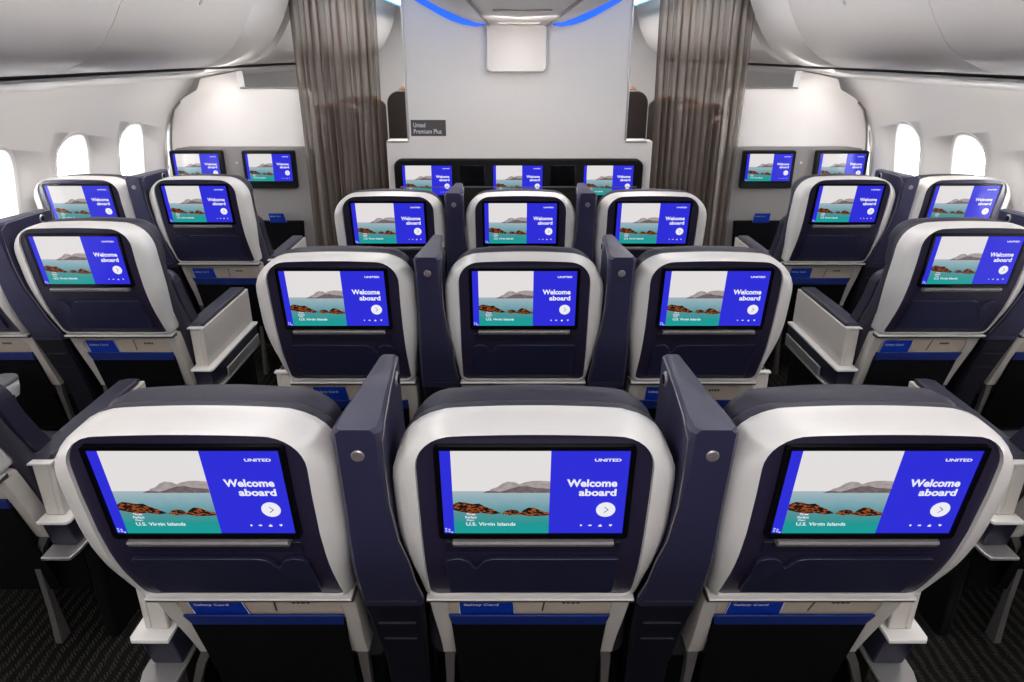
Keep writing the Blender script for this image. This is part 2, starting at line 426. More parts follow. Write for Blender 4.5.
def frame_mesh():
    """grey surround below the shell: inverted U with an arched opening"""
    bm = bmesh.new()
    def hw(z): return .190 + .010*sm((z-.44)/.22)
    def hi(z): return .152 + .014*sm((z-.42)/.18)
    zs = [.678, .674, .665, .64, .62, .59, .56, .52, .48, .45, .43, .418]
    fy = lambda z: prof(z)+.012
    def col(s):
        for za, zb in zip(zs[2:], zs[3:]):
            pass
    # sides + top bar as one closed polygon extruded: outer path then inner path
    outer = [(-hw(z), z) for z in reversed(zs)] + [(-.1, .681), (0, .681), (.1, .681)] + [(hw(z), z) for z in zs]
    r = .022; zt = .654; inner = []
    for z in reversed([.630, .605, .57, .53, .48, .44, .418]): inner.append((-hi(z), z))
    for k in range(1, 7):
        a = math.radians(180-90*k/6); inner.append((-hi(.64)+r+r*math.cos(a), zt-r+r*math.sin(a)))
    innerL = inner
    path_in = innerL + [(-.05, zt), (0, zt), (.05, zt)] + [(-x, z) for x, z in innerL[::-1]]
    # resample the outer path to the same count
    def resample(p, n):
        L = [0]
        for a, b in zip(p, p[1:]): L.append(L[-1]+math.dist(a, b))
        out = []
        for i in range(n):
            t = L[-1]*i/(n-1); j = max(k for k in range(len(L)) if L[k] <= t+1e-9); j = min(j, len(p)-2)
            u = (t-L[j])/max(1e-9, L[j+1]-L[j]); out.append((p[j][0]+(p[j+1][0]-p[j][0])*u, p[j][1]+(p[j+1][1]-p[j][1])*u))
        return out
    n = 41; A = resample(outer, n); B = resample(path_in, n)
    mid = [((a[0]*.35+b[0]*.65), (a[1]*.35+b[1]*.65)) for a, b in zip(A, B)]
    rings = [[(x, fy(z)+.05, z) for x, z in A], [(x, fy(z)+.004, z) for x, z in A], [(x*.99, fy(z), z) for x, z in A],
             [(x, fy(z), z) for x, z in mid], [(x, fy(z)+.004, z) for x, z in B], [(x, fy(z)+.05, z) for x, z in B]]
    vr = [[bm.verts.new(p) for p in r_] for r_ in rings]
    m_ = len(vr)
    for i in range(m_):
        a, b = vr[i], vr[(i+1) % m_]
        for k in range(n-1): bm.faces.new((a[k], a[k+1], b[k+1], b[k]))
    for k in (0, n-1):
        bm.faces.new([v[k] for v in vr])
    return bm

def leg_mesh(s, flare):
    bm = bmesh.new()
    sec = lambda x, y, z, wx, wy: [(x-wx, y-wy, z), (x+wx, y-wy, z), (x+wx, y+wy, z), (x-wx, y+wy, z)]
    loft(bm, [sec(s*.174, .262, .420, .012, .010), sec(s*(.176+flare*.4), .262, .38, .010, .012), sec(s*(.178+flare), .27, .30, .008, .011), sec(s*(.18+flare*1.3), .29, .14, .008, .012), sec(s*(.18+flare*1.4), .30, .0, .010, .022)])
    return bm

def arm_parts(root, s):
    """aisle-side armrest on side s"""
    a = s*.232; b = s*.276
    bm = bmesh.new()
    arm = None
    # outer side panel with a turned-back rear end
    x0, x1 = sorted((s*.262, s*.276)); box(bm, x0, x1, .215, .72, .515, .672)
    x0, x1 = sorted((s*.226, s*.2625)); box(bm, x0, x1, .215, .228, .515, .668)
    arm = link('armrest', bm, M['trim'], root, bevel=.003)
    xi, xo = (s*.205, s*.270)
    rings = []; bm = bmesh.new()
    for yy, zt, g in ((.232, .676, .006), (.244, .688, 0), (.45, .690, 0), (.69, .688, 0), (.722, .678, .004), (.728, .66, .01)):
        xa, xb = sorted((xi, xo)); rings.append([(x, yy, z) for x, z in rrect(xa+g, xb-g, .6725 if False else .640, zt, .012, 3)])
    bm.free(); bm = bmesh.new()
    rings = [[(x - (s*.009 if abs(x) > .2615 and z < .673 else 0), y, z) for x, y, z in rg] for rg in rings]
    loft(bm, rings); link('armrest_pad', bm, M['pad'], arm)
    x0, x1 = sorted((s*.216, s*.280)); link('rear_lip', BX(x0, x1, .208, .230, .6725, .679), M['rim'], arm, bevel=.002)
    bm = bmesh.new()
    pl = [(s*.215, .185), (s*.294, .185), (s*.300, .195), (s*.298, .72), (s*.215, .72)]
    loft(bm, [[(x, y, z) for x, y in pl] for z in (.504, .514)]); link('ledge', bm, M['rim'], arm, bevel=.002)
    bm = bmesh.new()
    loft(bm, [[(x, y, z) for x, y in ((s*.215, .20+d), (s*(.286-g), .20+d), (s*(.286-g), .74), (s*.215, .74))] for z, d, g in ((.503, 0, 0), (.412, .02, .004))])
    link('console_box', bm, M['navy_dark'], arm, bevel=.004)
    bm = bmesh.new()
    loft(bm, [[(x, y, z) for x, y in ((s*.21, .17), (s*.288, .17), (s*.296, .20), (s*.296, .72), (s*.21, .72))] for z in (.400, .410)])
    x0, x1 = sorted((s*.289, s*.296)); box(bm, x0, x1, .34, .72, .4105, .455)
    link('kick_tray', bm, M['silver'], arm, bevel=.002)
    x0, x1 = sorted((s*.228, s*.27)); link('console_base', BX(x0, x1, .30, .70, .005, .399), M['black_matte'], arm, bevel=.01)
    return arm

def make_seat(hook, aisle=0, flare=.045, label='', group=''):
    root = empty('airline_seat')
    rim = link('back_shell', build_rim(), M['rim'], root, smooth=50)
    panel = link('shell_panel', build_panel(), M['navy'], root, smooth=50)
    # ridge and shadow seam at the foot of the shell
    bm = bmesh.new(); loft(bm, [[(x, prof(.68)+y, z) for y, z in ((-.008, .684), (-.009, .6815), (-.007, .6785), (.03, .6785), (.03, .684))] for x in (-.200, -.19, 0, .19, .200)]); link('bottom_ridge', bm, M['rim'], root)
    bm = bmesh.new(); loft(bm, [[(x, prof(.67)+y, z) for y, z in ((-.0065, .6784), (-.0055, .670), (.03, .668), (.03, .6795))] for x in (-.202, .202)]); link('bottom_seam', bm, M['seam'], root)
    bz = link('screen_bezel', bezel_mesh(), M['black'], root)
    d = bpy.data.objects.new('display', DISPLAY); COL.objects.link(d); d.parent = bz
    bm = bmesh.new(); loft(bm, [[(x, .025+y, z) for y, z in ((-.010, .902), (-.012, .898), (-.006, .889), (.015, .889), (.015, .902))] for x in (-.135, .135)]); link('screen_ledge', bm, M['grey'], root)
    link('fascia', strip_on(-.150, .150, .858, .886, -.006, .004), M['navy_dark'], root, bevel=.001)
    pk = link('literature_pocket', pocket_mesh(hook), M['pocket_lip'], root, bevel=.0016)
    for x in (-.115, .115): link('label_strip', strip_on(x-.026, x+.026, .7262, .7280, .0038, .0007), M['grey'], pk, smooth=0)
    link('lower_frame', frame_mesh(), M['trim'], root, smooth=50)
    fy = lambda z: prof(z)+.03
    def slab(x0, x1, z0, z1, y0, y1, x0b=None, x1b=None):
        bm = bmesh.new(); x0b = x0 if x0b is None else x0b; x1b = x1 if x1b is None else x1b
        loft(bm, [[(x0b, prof(z0)+y, z0), (x1b, prof(z0)+y, z0), (x1, prof(z1)+y, z1), (x0, prof(z1)+y, z1)] for y in (y0, y1)]); return bm
    link('recess_panel', slab(-.166, .166, .57, .662, .021, .045), M['beige'], root)
    pm = bmesh.new()
    for xa, xb in ((.066, .072), (.075, .081), (.084, .092), (.095, .101)):
        loft(pm, [[(xa, prof(.628)+y, .628), (xb, prof(.628)+y, .628), (xb, prof(.637)+y, .637), (xa, prof(.637)+y, .637)] for y in (+.0195, .0207)])
    link('seat_marker', pm, M['dark_ink'], root, smooth=0)
    link('marker_divider', slab(.030, .033, .597, .652, +.0195, .0207, .025, .028), M['dark_ink'], root)
    link('pocket_band', slab(-.166, .166, .552, .592, .009, .0165, -.158, .158), M['blue_band'], root, bevel=.003)
    link('seat_pocket', slab(-.162, .162, .20, .552, .011, .0168, -.150, .150), M['pocket'], root, bevel=.004)
    link('back_cushion', back_cushion_mesh(), M['leather'], root, smooth=50)
    link('headrest', headrest_mesh(), M['leather'], root, smooth=50)
    link('backrest_bolster', bolster_mesh(), M['navy_dark'], root, smooth=50)
    link('seat_cushion', seat_cushion_mesh(), M['fabric'], root, smooth=50)
    link('seat_pan', BX(-.205, .205, .33, .72, .16, .328), M['black_matte'], root, bevel=.01)
    for s in (-1, 1): link('leg', leg_mesh(s, flare if s == aisle else 0.0), M['legs'], root)
    # lap belt with a bright buckle lying on the cushion
    bm = bmesh.new(); loft(bm, [[(x, y, z) for y, z in ((.40, .495), (.445, .495), (.445, .499), (.40, .499))] for x in (-.20, .20)]); belt = link('seat_belt', bm, M['fabric'], root)
    link('buckle', BX(-.055, .0, .395, .45, .4995, .512), M['silver'], belt, bevel=.004)
    if aisle: arm_parts(root, aisle)
    return root

def copy_tree(o, parent=None):
    c = o.copy(); COL.objects.link(c)
    if parent: c.parent = parent
    for ch in o.children: copy_tree(ch, c)
    return c

def divider_mesh(s, part):
    """navy privacy wing between two seats; s is the side its thin tip leans to"""
    bm = bmesh.new(); rings = []
    #      z      NL     NR    far y  FL     FR
    rows = [(1.134, -.030, .030, .298, -.013, .013),
            (1.127, -.038, .038, .306, -.018, .018),
            (1.06,  -.038, .038, .308, -.018, .018),
            (.98,   -.037, .040, .310, -.018, .020),
            (.90,   -.040, .047, .315, -.020, .024),
            (.84,   -.043, .058, .325, -.022, .030),
            (.77,   -.047, .061, .345, -.024, .036),
            (.70,  -.051, .068, .38, -.028, .048),
            (.665, -.052, .067, .40, -.028, .048),
            (.56,   -.047, .062, .40, -.028, .044),
            (.40,   -.042, .052, .40, -.028, .040),
            (.20,   -.038, .046, .40, -.028, .040),
            (.005,  -.038, .046, .40, -.028, .040)]
    for z, nl, nr, fy, fl, fr in rows:
        y0 = prof(z)-.012
        dz = .0
        top = z > 1.12
        zt = z + (-.012 if top else 0)                 # the top rises towards the tip
        r = [(nl, y0+.010, z), (nl+.008, y0, z-(0 if not top else .0)), (nr-.008, y0, z), (nr, y0+.010, z),
             (min(nr, .040), y0+.05, z-(.002 if top else 0)), ((min(nr, .040)+fr)/2, (y0+fy)/2, (z+zt)/2), (fr, fy-.006, zt), (fr-.004, fy, zt), (fl+.004, fy, zt), (fl, fy-.006, zt), ((max(nl, -.040)+fl)/2, (y0+fy)/2, (z+zt)/2), (max(nl, -.040), y0+.05, z-(.002 if top else 0))]
        rings.append([(x*s, y, zz) for x, y, zz in r])
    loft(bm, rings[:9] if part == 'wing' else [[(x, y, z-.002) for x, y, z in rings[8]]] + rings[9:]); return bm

def make_divider(s):
    root = empty('privacy_divider')
    b = link('divider_shell', divider_mesh(s, 'wing'), M['wing'], root, smooth=40)
    link('console_base', divider_mesh(s, 'base'), M['console'], root, smooth=40)  # lower part of the divider, low-down shade put into its colour
    # bright piping along the tip-side edge of the rear face
    pts = [(s*x, y, z) for x, y, z in ((.0165, .292, 1.1185), (.0275, .15, 1.124), (.0385, .03, 1.129), (.0385, -.006, 1.11), (.0385, -.002, 1.05), (.0405, .004, .98), (.0475, .02, .90), (.0585, .04, .84), (.0615, .072, .77), (.0685, .108, .70))]
    bm = bmesh.new(); tube(bm, pts, .0012, 6); link('piping', bm, M['grey'], b)
    bm = bmesh.new(); disc(bm, (0, prof(1.086)-.0115, 1.086), (0, -1, -.08), .0105, .004); link('release_button', bm, M['gold'], root)
    bm = bmesh.new(); disc(bm, (s*.0205, .235, 1.099), (s, 0, 0), .015, .006); rl = link('reading_light', bm, M['silver'], root)
    bm = bmesh.new(); disc(bm, (s*.0266, .235, 1.099), (s, 0, 0), .010, .002); link('lens', bm, M['black_matte'], rl)
    # seams across the lower console
    for z, hw_ in ((.688, .054), (.60, .044), (.53, .040)):
        x0, x1 = sorted((-s*hw_*.7, s*hw_)); bm = bmesh.new()
        loft(bm, [[(x0, prof(z)-.0165, z-.0008), (x1, prof(z)-.0165, z-.0008), (x1, prof(z)-.0165, z+.0008), (x0, prof(z)-.0165, z+.0008)], [(x0, prof(z)-.010, z-.0012), (x1, prof(z)-.010, z-.0012), (x1, prof(z)-.010, z+.0012), (x0, prof(z)-.010, z+.0012)]]); link('console_seam', bm, M['console_line'], root, smooth=0)
    # centre armrest with padded top and a pale cocktail-table end
    bm = bmesh.new(); box(bm, -.034, .034, .41, .82, .35, .60); link('armrest_body', bm, M['navy_dark'], root, bevel=.006)
    bm = bmesh.new(); box(bm, -.034, .034, .41, .70, .602, .626); link('armrest_pad', bm, M['pad'], root, bevel=.008)
    bm = bmesh.new(); loft(bm, [[(x, .79+yy*1.0, z) for x, yy in rrect(-.040+g, .040-g, -.075, .075, .03, 5)] for z, g in ((.56, .01), (.59, .002), (.612, 0), (.618, .003))]); link('end_cap', bm, M['rim'], root)
    bm = bmesh.new(); loft(bm, [[(x, .79+yy, z) for x, yy in rrect(-.041+g, .041-g, -.076, .076, .03, 5)] for z, g in ((.6185, 0), (.628, 0), (.631, .003))]); link('table_lid', bm, M['silver'], root)
    return root

# ------------------------------------------------------------ the setting
def sheet(name, rings, m, th=0, closed=False):
    bm = bmesh.new(); loft(bm, rings, False, False, closed); o = link(name, bm, m, smooth=50)
    if th:
        s = o.modifiers.new('solid', 'SOLIDIFY'); s.thickness = th; s.offset = 0
    return struct(o)
YB, YF = -2.6, 9.6
bm = bmesh.new(); box(bm, CX-2.55, CX+2.55, YB, YF, -.06, 0); struct(link('floor', bm, M['carpet'], smooth=0))
bm = bmesh.new(); box(bm, CX-2.7, CX+2.7, YB-.08, YB, -.06, 2.5); struct(link('wall_rear_light_block', bm, M['wall'], smooth=0))  # unseen end wall, added behind the camera to keep world light out
bm = bmesh.new(); box(bm, CX-2.7, CX+2.7, YF, YF+.08, -.06, 2.5); struct(link('wall_far', bm, M['wall'], smooth=0))

# ceiling: a shallow curve above both aisles
cp = [(-2.06, 2.20), (-1.40, 2.215), (-1.0, 2.25), (-.5, 2.30), (0, 2.33), (.5, 2.30), (1.0, 2.25), (1.40, 2.215), (2.06, 2.20)]
sheet('ceiling', [[(CX+x, y, z) for x, z in cp] for y in (YB, YF)], M['bin'], .02)

# side walls, curved, with window openings
WP = [(2.045, 2.185), (2.045, 1.62), (2.05, 1.535), (2.11, 1.515), (2.20, 1.42), (2.26, 1.32), (2.305, 1.22), (2.335, 1.10), (2.352, .98), (2.36, .85), (2.355, .72), (2.33, .55), (2.25, .30), (2.17, .10), (2.15, 0)]
def wall_x(z):
    for (xa, za), (xb, zb) in zip(WP, WP[1:]):
        if za >= z >= zb: return xa+(xb-xa)*(za-z)/(za-zb)
    return WP[-1][0]
WIN_Y = [4.31-.603*k for k in range(-8, 12)]
WIN_Y = [y for y in WIN_Y if YB+.3 < y < YF-.3]
def window_outline(y, gy=0, gz=0, n=7):
    return [(yy+y, zz+1.035) for yy, zz in rrect(-.135-gy, .135+gy, -.235-gz, .235+gz, .115+gy, n)]
for side, sx in (('left', -1), ('right', 1)):
    bm = bmesh.new(); loft(bm, [[(CX+sx*x, y, z) for x, z in WP] for y in [YB+(YF-YB)*k/20 for k in range(21)]], False, False, False)
    wl = link('wall_'+side, bm, M['side'], smooth=50); struct(wl)
    so = wl.modifiers.new('solid', 'SOLIDIFY'); so.thickness = .03; so.offset = 0
    cb = bmesh.new()
    for y in WIN_Y:
        o_ = window_outline(y, .004, .004)
        loft(cb, [[(CX+sx*x, a, b) for a, b in o_] for x in (2.1, 2.6)])
    cut = link('cutter', cb, M['side'])
    bo = wl.modifiers.new('cut', 'BOOLEAN'); bo.object = cut; bo.operation = 'DIFFERENCE'; bo.solver = 'EXACT'
    dg = bpy.context.evaluated_depsgraph_get(); me = bpy.data.meshes.new_from_object(wl.evaluated_get(dg))
    wl.modifiers.clear(); wl.data = me; bpy.data.objects.remove(cut)
    for k, y in enumerate(WIN_Y):
        bm = bmesh.new()
        rings = []
        for g, dx in ((.024, -.004), (.018, -.014), (.002, -.010), (-.014, .05), (-.024, .10), (-.006, .10), (.003, .05), (.003, .0)):
            rings.append([(CX+sx*(wall_x(b)-.005+dx), a, b) for a, b in window_outline(y, g, g)])
        loft(bm, rings, False, False); bmesh.ops.remove_doubles(bm, verts=bm.verts[:], dist=1e-6)
        wf = link('window_%d' % (k+1 + (0 if sx < 0 else len(WIN_Y))), bm, M['side']); struct(wf)
        bm = bmesh.new(); ol = window_outline(y, -.020, -.020)
        loft(bm, [[(CX+sx*(wall_x(b)+.088+t), a, b) for a, b in ol] for t in (0, .003)])
        link('pane', bm, M['pane'] if 'pane' in M else M.setdefault('pane', mat('window_pane', (255, 255, 255), .02)), wf)
g = M['pane'].node_tree.nodes['Principled BSDF']; g.inputs['Transmission Weight'].default_value = 1.0; g.inputs['IOR'].default_value = 1.1

# overhead bins, one object per door
BP = [(1.80, 1.592), (1.755, 1.585), (1.72, 1.590), (1.68, 1.600), (1.60, 1.635), (1.53, 1.69), (1.475, 1.76), (1.42, 1.85), (1.375, 1.95), (1.345, 2.05), (1.33, 2.14), (1.34, 2.185)]
def bin_mesh(y0, y1, sx, off=0, endcap=False):
    bm = bmesh.new()
    prof_ = BP + [(1.70, 2.16), (1.93, 1.70), (1.89, 1.60)]
    ctr = (1.62, 1.85); rings = []; e = .996 if sx < 0 and y1 < 4.5 else .986
    for y, sc in ((y0, e), (y0+.006, 1), (y1-.012, 1), (y1-.004, (1+e)/2), (y1, e)):
        rings.append([(CX+sx*(off+ctr[0]+(x-ctr[0])*sc), y, ctr[1]+(z-ctr[1])*sc) for x, z in prof_])
    loft(bm, rings); return bm
BIN_LABELS = {-1: ['long left overhead bin nearest the viewer', 'second left overhead bin, above the middle windows', 'third left overhead bin, before the short end bin', 'short left overhead bin ending above the side screens'],
               1: ['long right overhead bin nearest the viewer', 'second right overhead bin, with curved seams at both ends', 'third right overhead bin, before the short end bin', 'short right overhead bin ending above the side screens']}
for sx in (-1, 1):
    for (y0, y1), lb in zip(((.17, 1.466), (1.47, 2.766), (2.77, 4.066), (4.07, 4.655)), BIN_LABELS[sx]):
        r = empty('overhead_bin', (0, 0, 0))
        link('bin_door', bin_mesh(y0, y1, sx), M['bin'], r, smooth=40)
        if y1 < 4.5:
            bm = bmesh.new(); disc(bm, (CX+sx*1.412, (y0+y1)/2, 1.865), (-sx*.86, 0, -.5), .012, .004, 16)
            link('latch', bm, M['silver'], r)
        tag(r, 'pale grey ' + lb, 'overhead bin', 'overhead bins over the window seats')
    for i, (y0, y1) in enumerate(((4.95, 6.2), (6.204, 7.5), (7.504, 8.9))):
        r = tag(link('overhead_bin', bin_mesh(y0, y1, sx, .05), M['bin'], smooth=40), 'pale overhead bin of the forward cabin, %s side, %s' % ('left' if sx < 0 else 'right', ('just beyond the curtain', 'second beyond the curtain', 'furthest from the curtain')[i]), 'overhead bin', 'forward cabin overhead bins')
    for y0 in (-2.4, -1.115):
        pass
    # dark shadow gap below the bins and the lit valance
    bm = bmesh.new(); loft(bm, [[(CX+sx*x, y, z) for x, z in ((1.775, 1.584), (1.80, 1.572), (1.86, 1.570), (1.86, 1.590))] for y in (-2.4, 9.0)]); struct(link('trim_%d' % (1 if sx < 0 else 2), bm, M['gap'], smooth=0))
    bm = bmesh.new(); loft(bm, [[(CX+sx*x, y, z) for x, z in ((1.79, 1.570), (1.80, 1.558), (1.90, 1.540), (2.06, 1.512), (2.09, 1.53), (2.04, 1.568))] for y in (-2.4, 9.0)]); struct(link('trim_%d' % (3 if sx < 0 else 4), bm, M['side'], smooth=30))
    # cyan LED lens on top of the bins
    bm = bmesh.new(); loft(bm, [[(CX+sx*x, y, z) for x, z in ((1.075, 2.095), (1.055, 2.045), (1.025, 2.050), (1.04, 2.09))] for y in (-1.5, 4.655)])
    loft(bm, [[(CX+sx*x, y, z) for x, z in ((1.075, 2.095), (1.055, 2.045), (1.025, 2.050), (1.04, 2.09))] for y in (4.775, 9.0)])
    tag(link('light_strip', bm, M['led_cyan'], smooth=0), 'cyan ceiling light strip running along the %s aisle' % ('left' if sx < 0 else 'right'), 'light strip', 'aisle light strips')
    # sloping ceiling cove between the bin tops and the aisle light
    sheet('trim_%d' % (5 if sx < 0 else 6), [[(CX+sx*x, y, z) for x, z in ((1.355, 2.185), (1.2, 2.14), (1.05, 2.10), (1.0, 2.12), (.96, 2.20))] for y in (-2.4, 9.0)], M['bin'], .01)

# ------------------------------------------------------------ centre ceiling stowage with blue end lights
cb_prof = [(0, 1.792), (.15, 1.800), (.165, 1.803), (.23, 1.810), (.30, 1.832), (.42, 1.883), (.52, 1.936), (.62, 1.995), (.72, 2.055), (.80, 2.12), (.80, 2.185), (0, 2.21)]
full = [(CX-.01+x, z) for x, z in cb_prof] + [(CX-.01-x, z) for x, z in cb_prof[-2:0:-1]]
bm = bmesh.new(); loft(bm, [[(x, y, z) for x, z in full] for y in (.35, 4.17)])
cst = empty('ceiling_stowage'); link('stowage_body', bm, M['bin'], cst, smooth=30)
for s in (-1, 1):
    bm = bmesh.new(); box(bm, CX-.01+s*.158-.0035, CX-.01+s*.158+.0035, .36, 4.16, 1.7925, 1.805); link('seam_rail', bm, M['grey'], cst)
for k, y in enumerate((1.5, 2.6, 3.7)):
    bm = bmesh.new(); box(bm, CX-.11, CX+.09, y-.004, y+.004, 1.789, 1.795); link('panel_joint', bm, M['trim'], cst)
tag(cst, 'pale centre ceiling stowage with V-shaped underside above the middle seats', 'ceiling panel')
for s, nm in ((-1, 'left'), (1, 'right')):
    bm = bmesh.new(); pts = [(.185, 1.806), (.23, 1.812), (.30, 1.834), (.36, 1.858), (.42, 1.885), (.52, 1.938), (.62, 1.997), (.72, 2.057)]
    rings = []
    for i, (x, z) in enumerate(pts):
        h = .040*min(1, .25+i*.3)
        rings.append([(CX-.01+s*x, 4.172, z), (CX-.01+s*x, 4.225, z-.002), (CX-.01+s*x, 4.225, z-h*.55), (CX-.01+s*x, 4.172, z-h)])
    loft(bm, rings)
    tag(link('light_strip', bm, M['led'], smooth=0), 'blue curved light strip on the %s of the white box over the middle bulkhead' % nm, 'light strip', 'blue lights above the bulkhead')
# square box where the stowage meets the bulkhead
bm = bmesh.new()
loft(bm, [[(CX-.02+x, y, 1.683+z) for x, z in rrect(-.168+g, .168-g, -.125+g, .12, .025, 4)] for y, g in ((4.355, 0), (4.21, 0), (4.195, .006))])
tag(link('ceiling_box', bm, M['bin']), 'square off-white box under the ceiling against the middle bulkhead', 'box')

# ------------------------------------------------------------ middle bulkhead
bm = bmesh.new()
x0, x1 = CX-.665, CX+.635
YW = 4.36
loft(bm, [[(x, y, z) for x, z in ((CX-.80, 0), (CX-.80, 1.168), (x0, 1.168), (x0, 2.18), (x1, 2.18), (x1, 1.168), (CX+.80, 1.168), (CX+.80, 0))] for y in (YW, YW+.10)])
struct(link('wall_bulkhead', bm, M['wall'], bevel=.006))
for i, (a, b, s) in enumerate(((x0, x0-.0, -1), (x1, x1, 1))):
    bm = bmesh.new(); box(bm, a-.006, a+.006, YW-.008, YW+.108, 1.173, 2.17); box(bm, min(a, a+s*.13), max(a, a+s*.13), YW-.008, YW+.108, 1.160, 1.172)
    struct(link('trim_%d' % (7+i), bm, M['silver'], bevel=.002))

# screen console on the middle bulkhead
def upright(o, x, y, z):
    R = Matrix.Rotation(-math.atan2(.025, .174), 3, 'X')
    o.rotation_euler = R.to_euler(); o.location = Vector((x, y, z)) - R @ Vector((0, -.006, 1.089))
def bulkhead_bezel(parent, x, z, y):
    """a display with its thin black bezel, at world position of its top-centre"""
    o = link('screen_bezel', bezel_mesh(.004, .004, .006), M['black'], parent); upright(o, x, y, z)
    d = bpy.data.objects.new('display', DISPLAY); COL.objects.link(d); d.parent = o
    return o
con = empty('screen_console', (CX, 4.30, 0))
bm = bmesh.new()
loft(bm, [[(x, y, z) for x, z in rrect(-.755+g, .745-g, .66, 1.068-g, .045, 6, .02)] for y, g in ((.058, 0), (.012, 0), (.0, .006))])
link('console_body', bm, M['black_matte'], con, smooth=40)
for i in (-1, 0, 1):
    o = bulkhead_bezel(con, -.0095+i*.546, 1.032, -.004)
bm = bmesh.new(); box(bm, -.72, .71, -.008, .0, .905, .909); link('trim_rail', bm, M['grey'], con)
tag(con, 'long black console holding three screens on the middle bulkhead', 'screen console')
for a in (-1, 1):
    bm = bmesh.new(); box(bm, a*.273-.012-.075, a*.273-.012+.075, -.004, .0, .915, 1.035); link('blank_panel', bm, M['black'], con, bevel=.002)

# sign on the bulkhead
sg = empty('wall_sign', (-.498, YW-.003, 1.245))
bm = bmesh.new(); box(bm, -.104, .104, -.003, .002, -.046, .046); link('sign_plate', bm, M['sign'], sg, bevel=.001)
bm = bmesh.new()
for s_, a, b, c, d in (('United', -.088, -.018, .004, .030), ('Premium Plus', -.088, .078, -.032, -.006)):
    vs, fs = text_mesh(s_, a, b, c, d, .005); bv = [bm.verts.new((x, -.0038, z)) for x, z in vs]
    for f in fs:
        try: bm.faces.new([bv[i] for i in f])
        except ValueError: pass
link('lettering', bm, M['white_ink'], sg, smooth=0)
tag(sg, 'small dark grey cabin name sign on the left of the middle bulkhead', 'sign')

# ------------------------------------------------------------ side bulkheads with their screens
for sx, nm in ((-1, 'left'), (1, 'right')):
    bm = bmesh.new()
    def ax(v): return CX+sx*v
    pl = [(1.36, .0), (1.36, 1.40), (1.375, 1.435), (1.41, 1.448), (1.795, 1.448), (1.80, 1.552), (2.00, 1.515), (2.04, 1.505), (2.07, 1.44), (2.17, 1.39), (2.225, 1.34), (2.262, 1.25), (2.29, 1.12), (2.305, .98), (2.31, .8), (2.28, .5), (2.16, .2), (2.10, .0)]
    loft(bm, [[(ax(x), y, z) for x, z in pl] for y in (4.79, 4.90)])
    struct(link('wall_side_bulkhead_%s' % nm, bm, M['wall'], bevel=.004))
    tr = bmesh.new()
    edge = [(1.36, .02), (1.36, 1.395), (1.375, 1.435), (1.41, 1.448), (1.79, 1.448)]
    tube(tr, [(ax(x-.004), 4.786, z+.004) for x, z in edge], .006, 6); struct(link('trim_%d' % (9 if sx < 0 else 10), tr, M['silver']))
    tr = bmesh.new(); edge = [(2.19, 1.365), (2.24, 1.315), (2.268, 1.24), (2.292, 1.12), (2.307, .98), (2.312, .8), (2.28, .5)]
    tube(tr, [(ax(x), 4.783, z) for x, z in edge], .006, 6); struct(link('trim_%d' % (11 if sx < 0 else 12), tr, M['grey']))
    c = empty('screen_console', (ax(0), 4.775, 0))
    bm = bmesh.new(); loft(bm, [[(sx*x, y, z) for x, z in ((1.37, .02), (1.37, 1.075), (1.385, 1.088), (2.17, 1.088), (2.265, 1.075), (2.27, .8), (2.24, .5), (2.12, .2), (2.08, .02))] for y in (.012, -.012)])
    link('laminate_panel', bm, M['laminate'], c, bevel=.004)
    xs = {-1: (-1.602-CX, -2.076-CX), 1: (1.602+.045, 2.076+.05)}[sx]
    for i, x in enumerate(xs):
        bm = bmesh.new(); zb = .822
        loft(bm, [[(x+a, y, b) for a, b in rrect(-.172+g, .172-g, zb+g, 1.066-g, .012, 4)] for y, g in ((-.012, 0), (-.045, 0), (-.05, .004))])
        fr = link('screen_housing', bm, M['black_matte'], c)
        o = link('screen_bezel', bezel_mesh(.004, .004, .006), M['black'], fr); upright(o, x, -.053, 1.045)
        # displays stay one level up so each remains a sub-part
        d = bpy.data.objects.new('display', DISPLAY); COL.objects.link(d); d.parent = fr; upright(d, x, -.0535, 1.045)
    bm = bmesh.new(); disc(bm, (sum(xs)/2+.015*sx*-1, -.012, .985), (0, -1, 0), .008, .006, 12); link('coat_button', bm, M['rim'], c)
    # literature pocket
    bm = bmesh.new(); loft(bm, [[(xs[0]+a, y, b) for a, b in ((-.17, .40), (.17, .40), (.18, .60), (-.18, .60))] for y in (-.013, -.05)]); link('literature_pocket', bm, M['pocket'], c, bevel=.005)
    tag(c, 'grey laminate console with two screens on the %s side bulkhead' % nm, 'screen console')

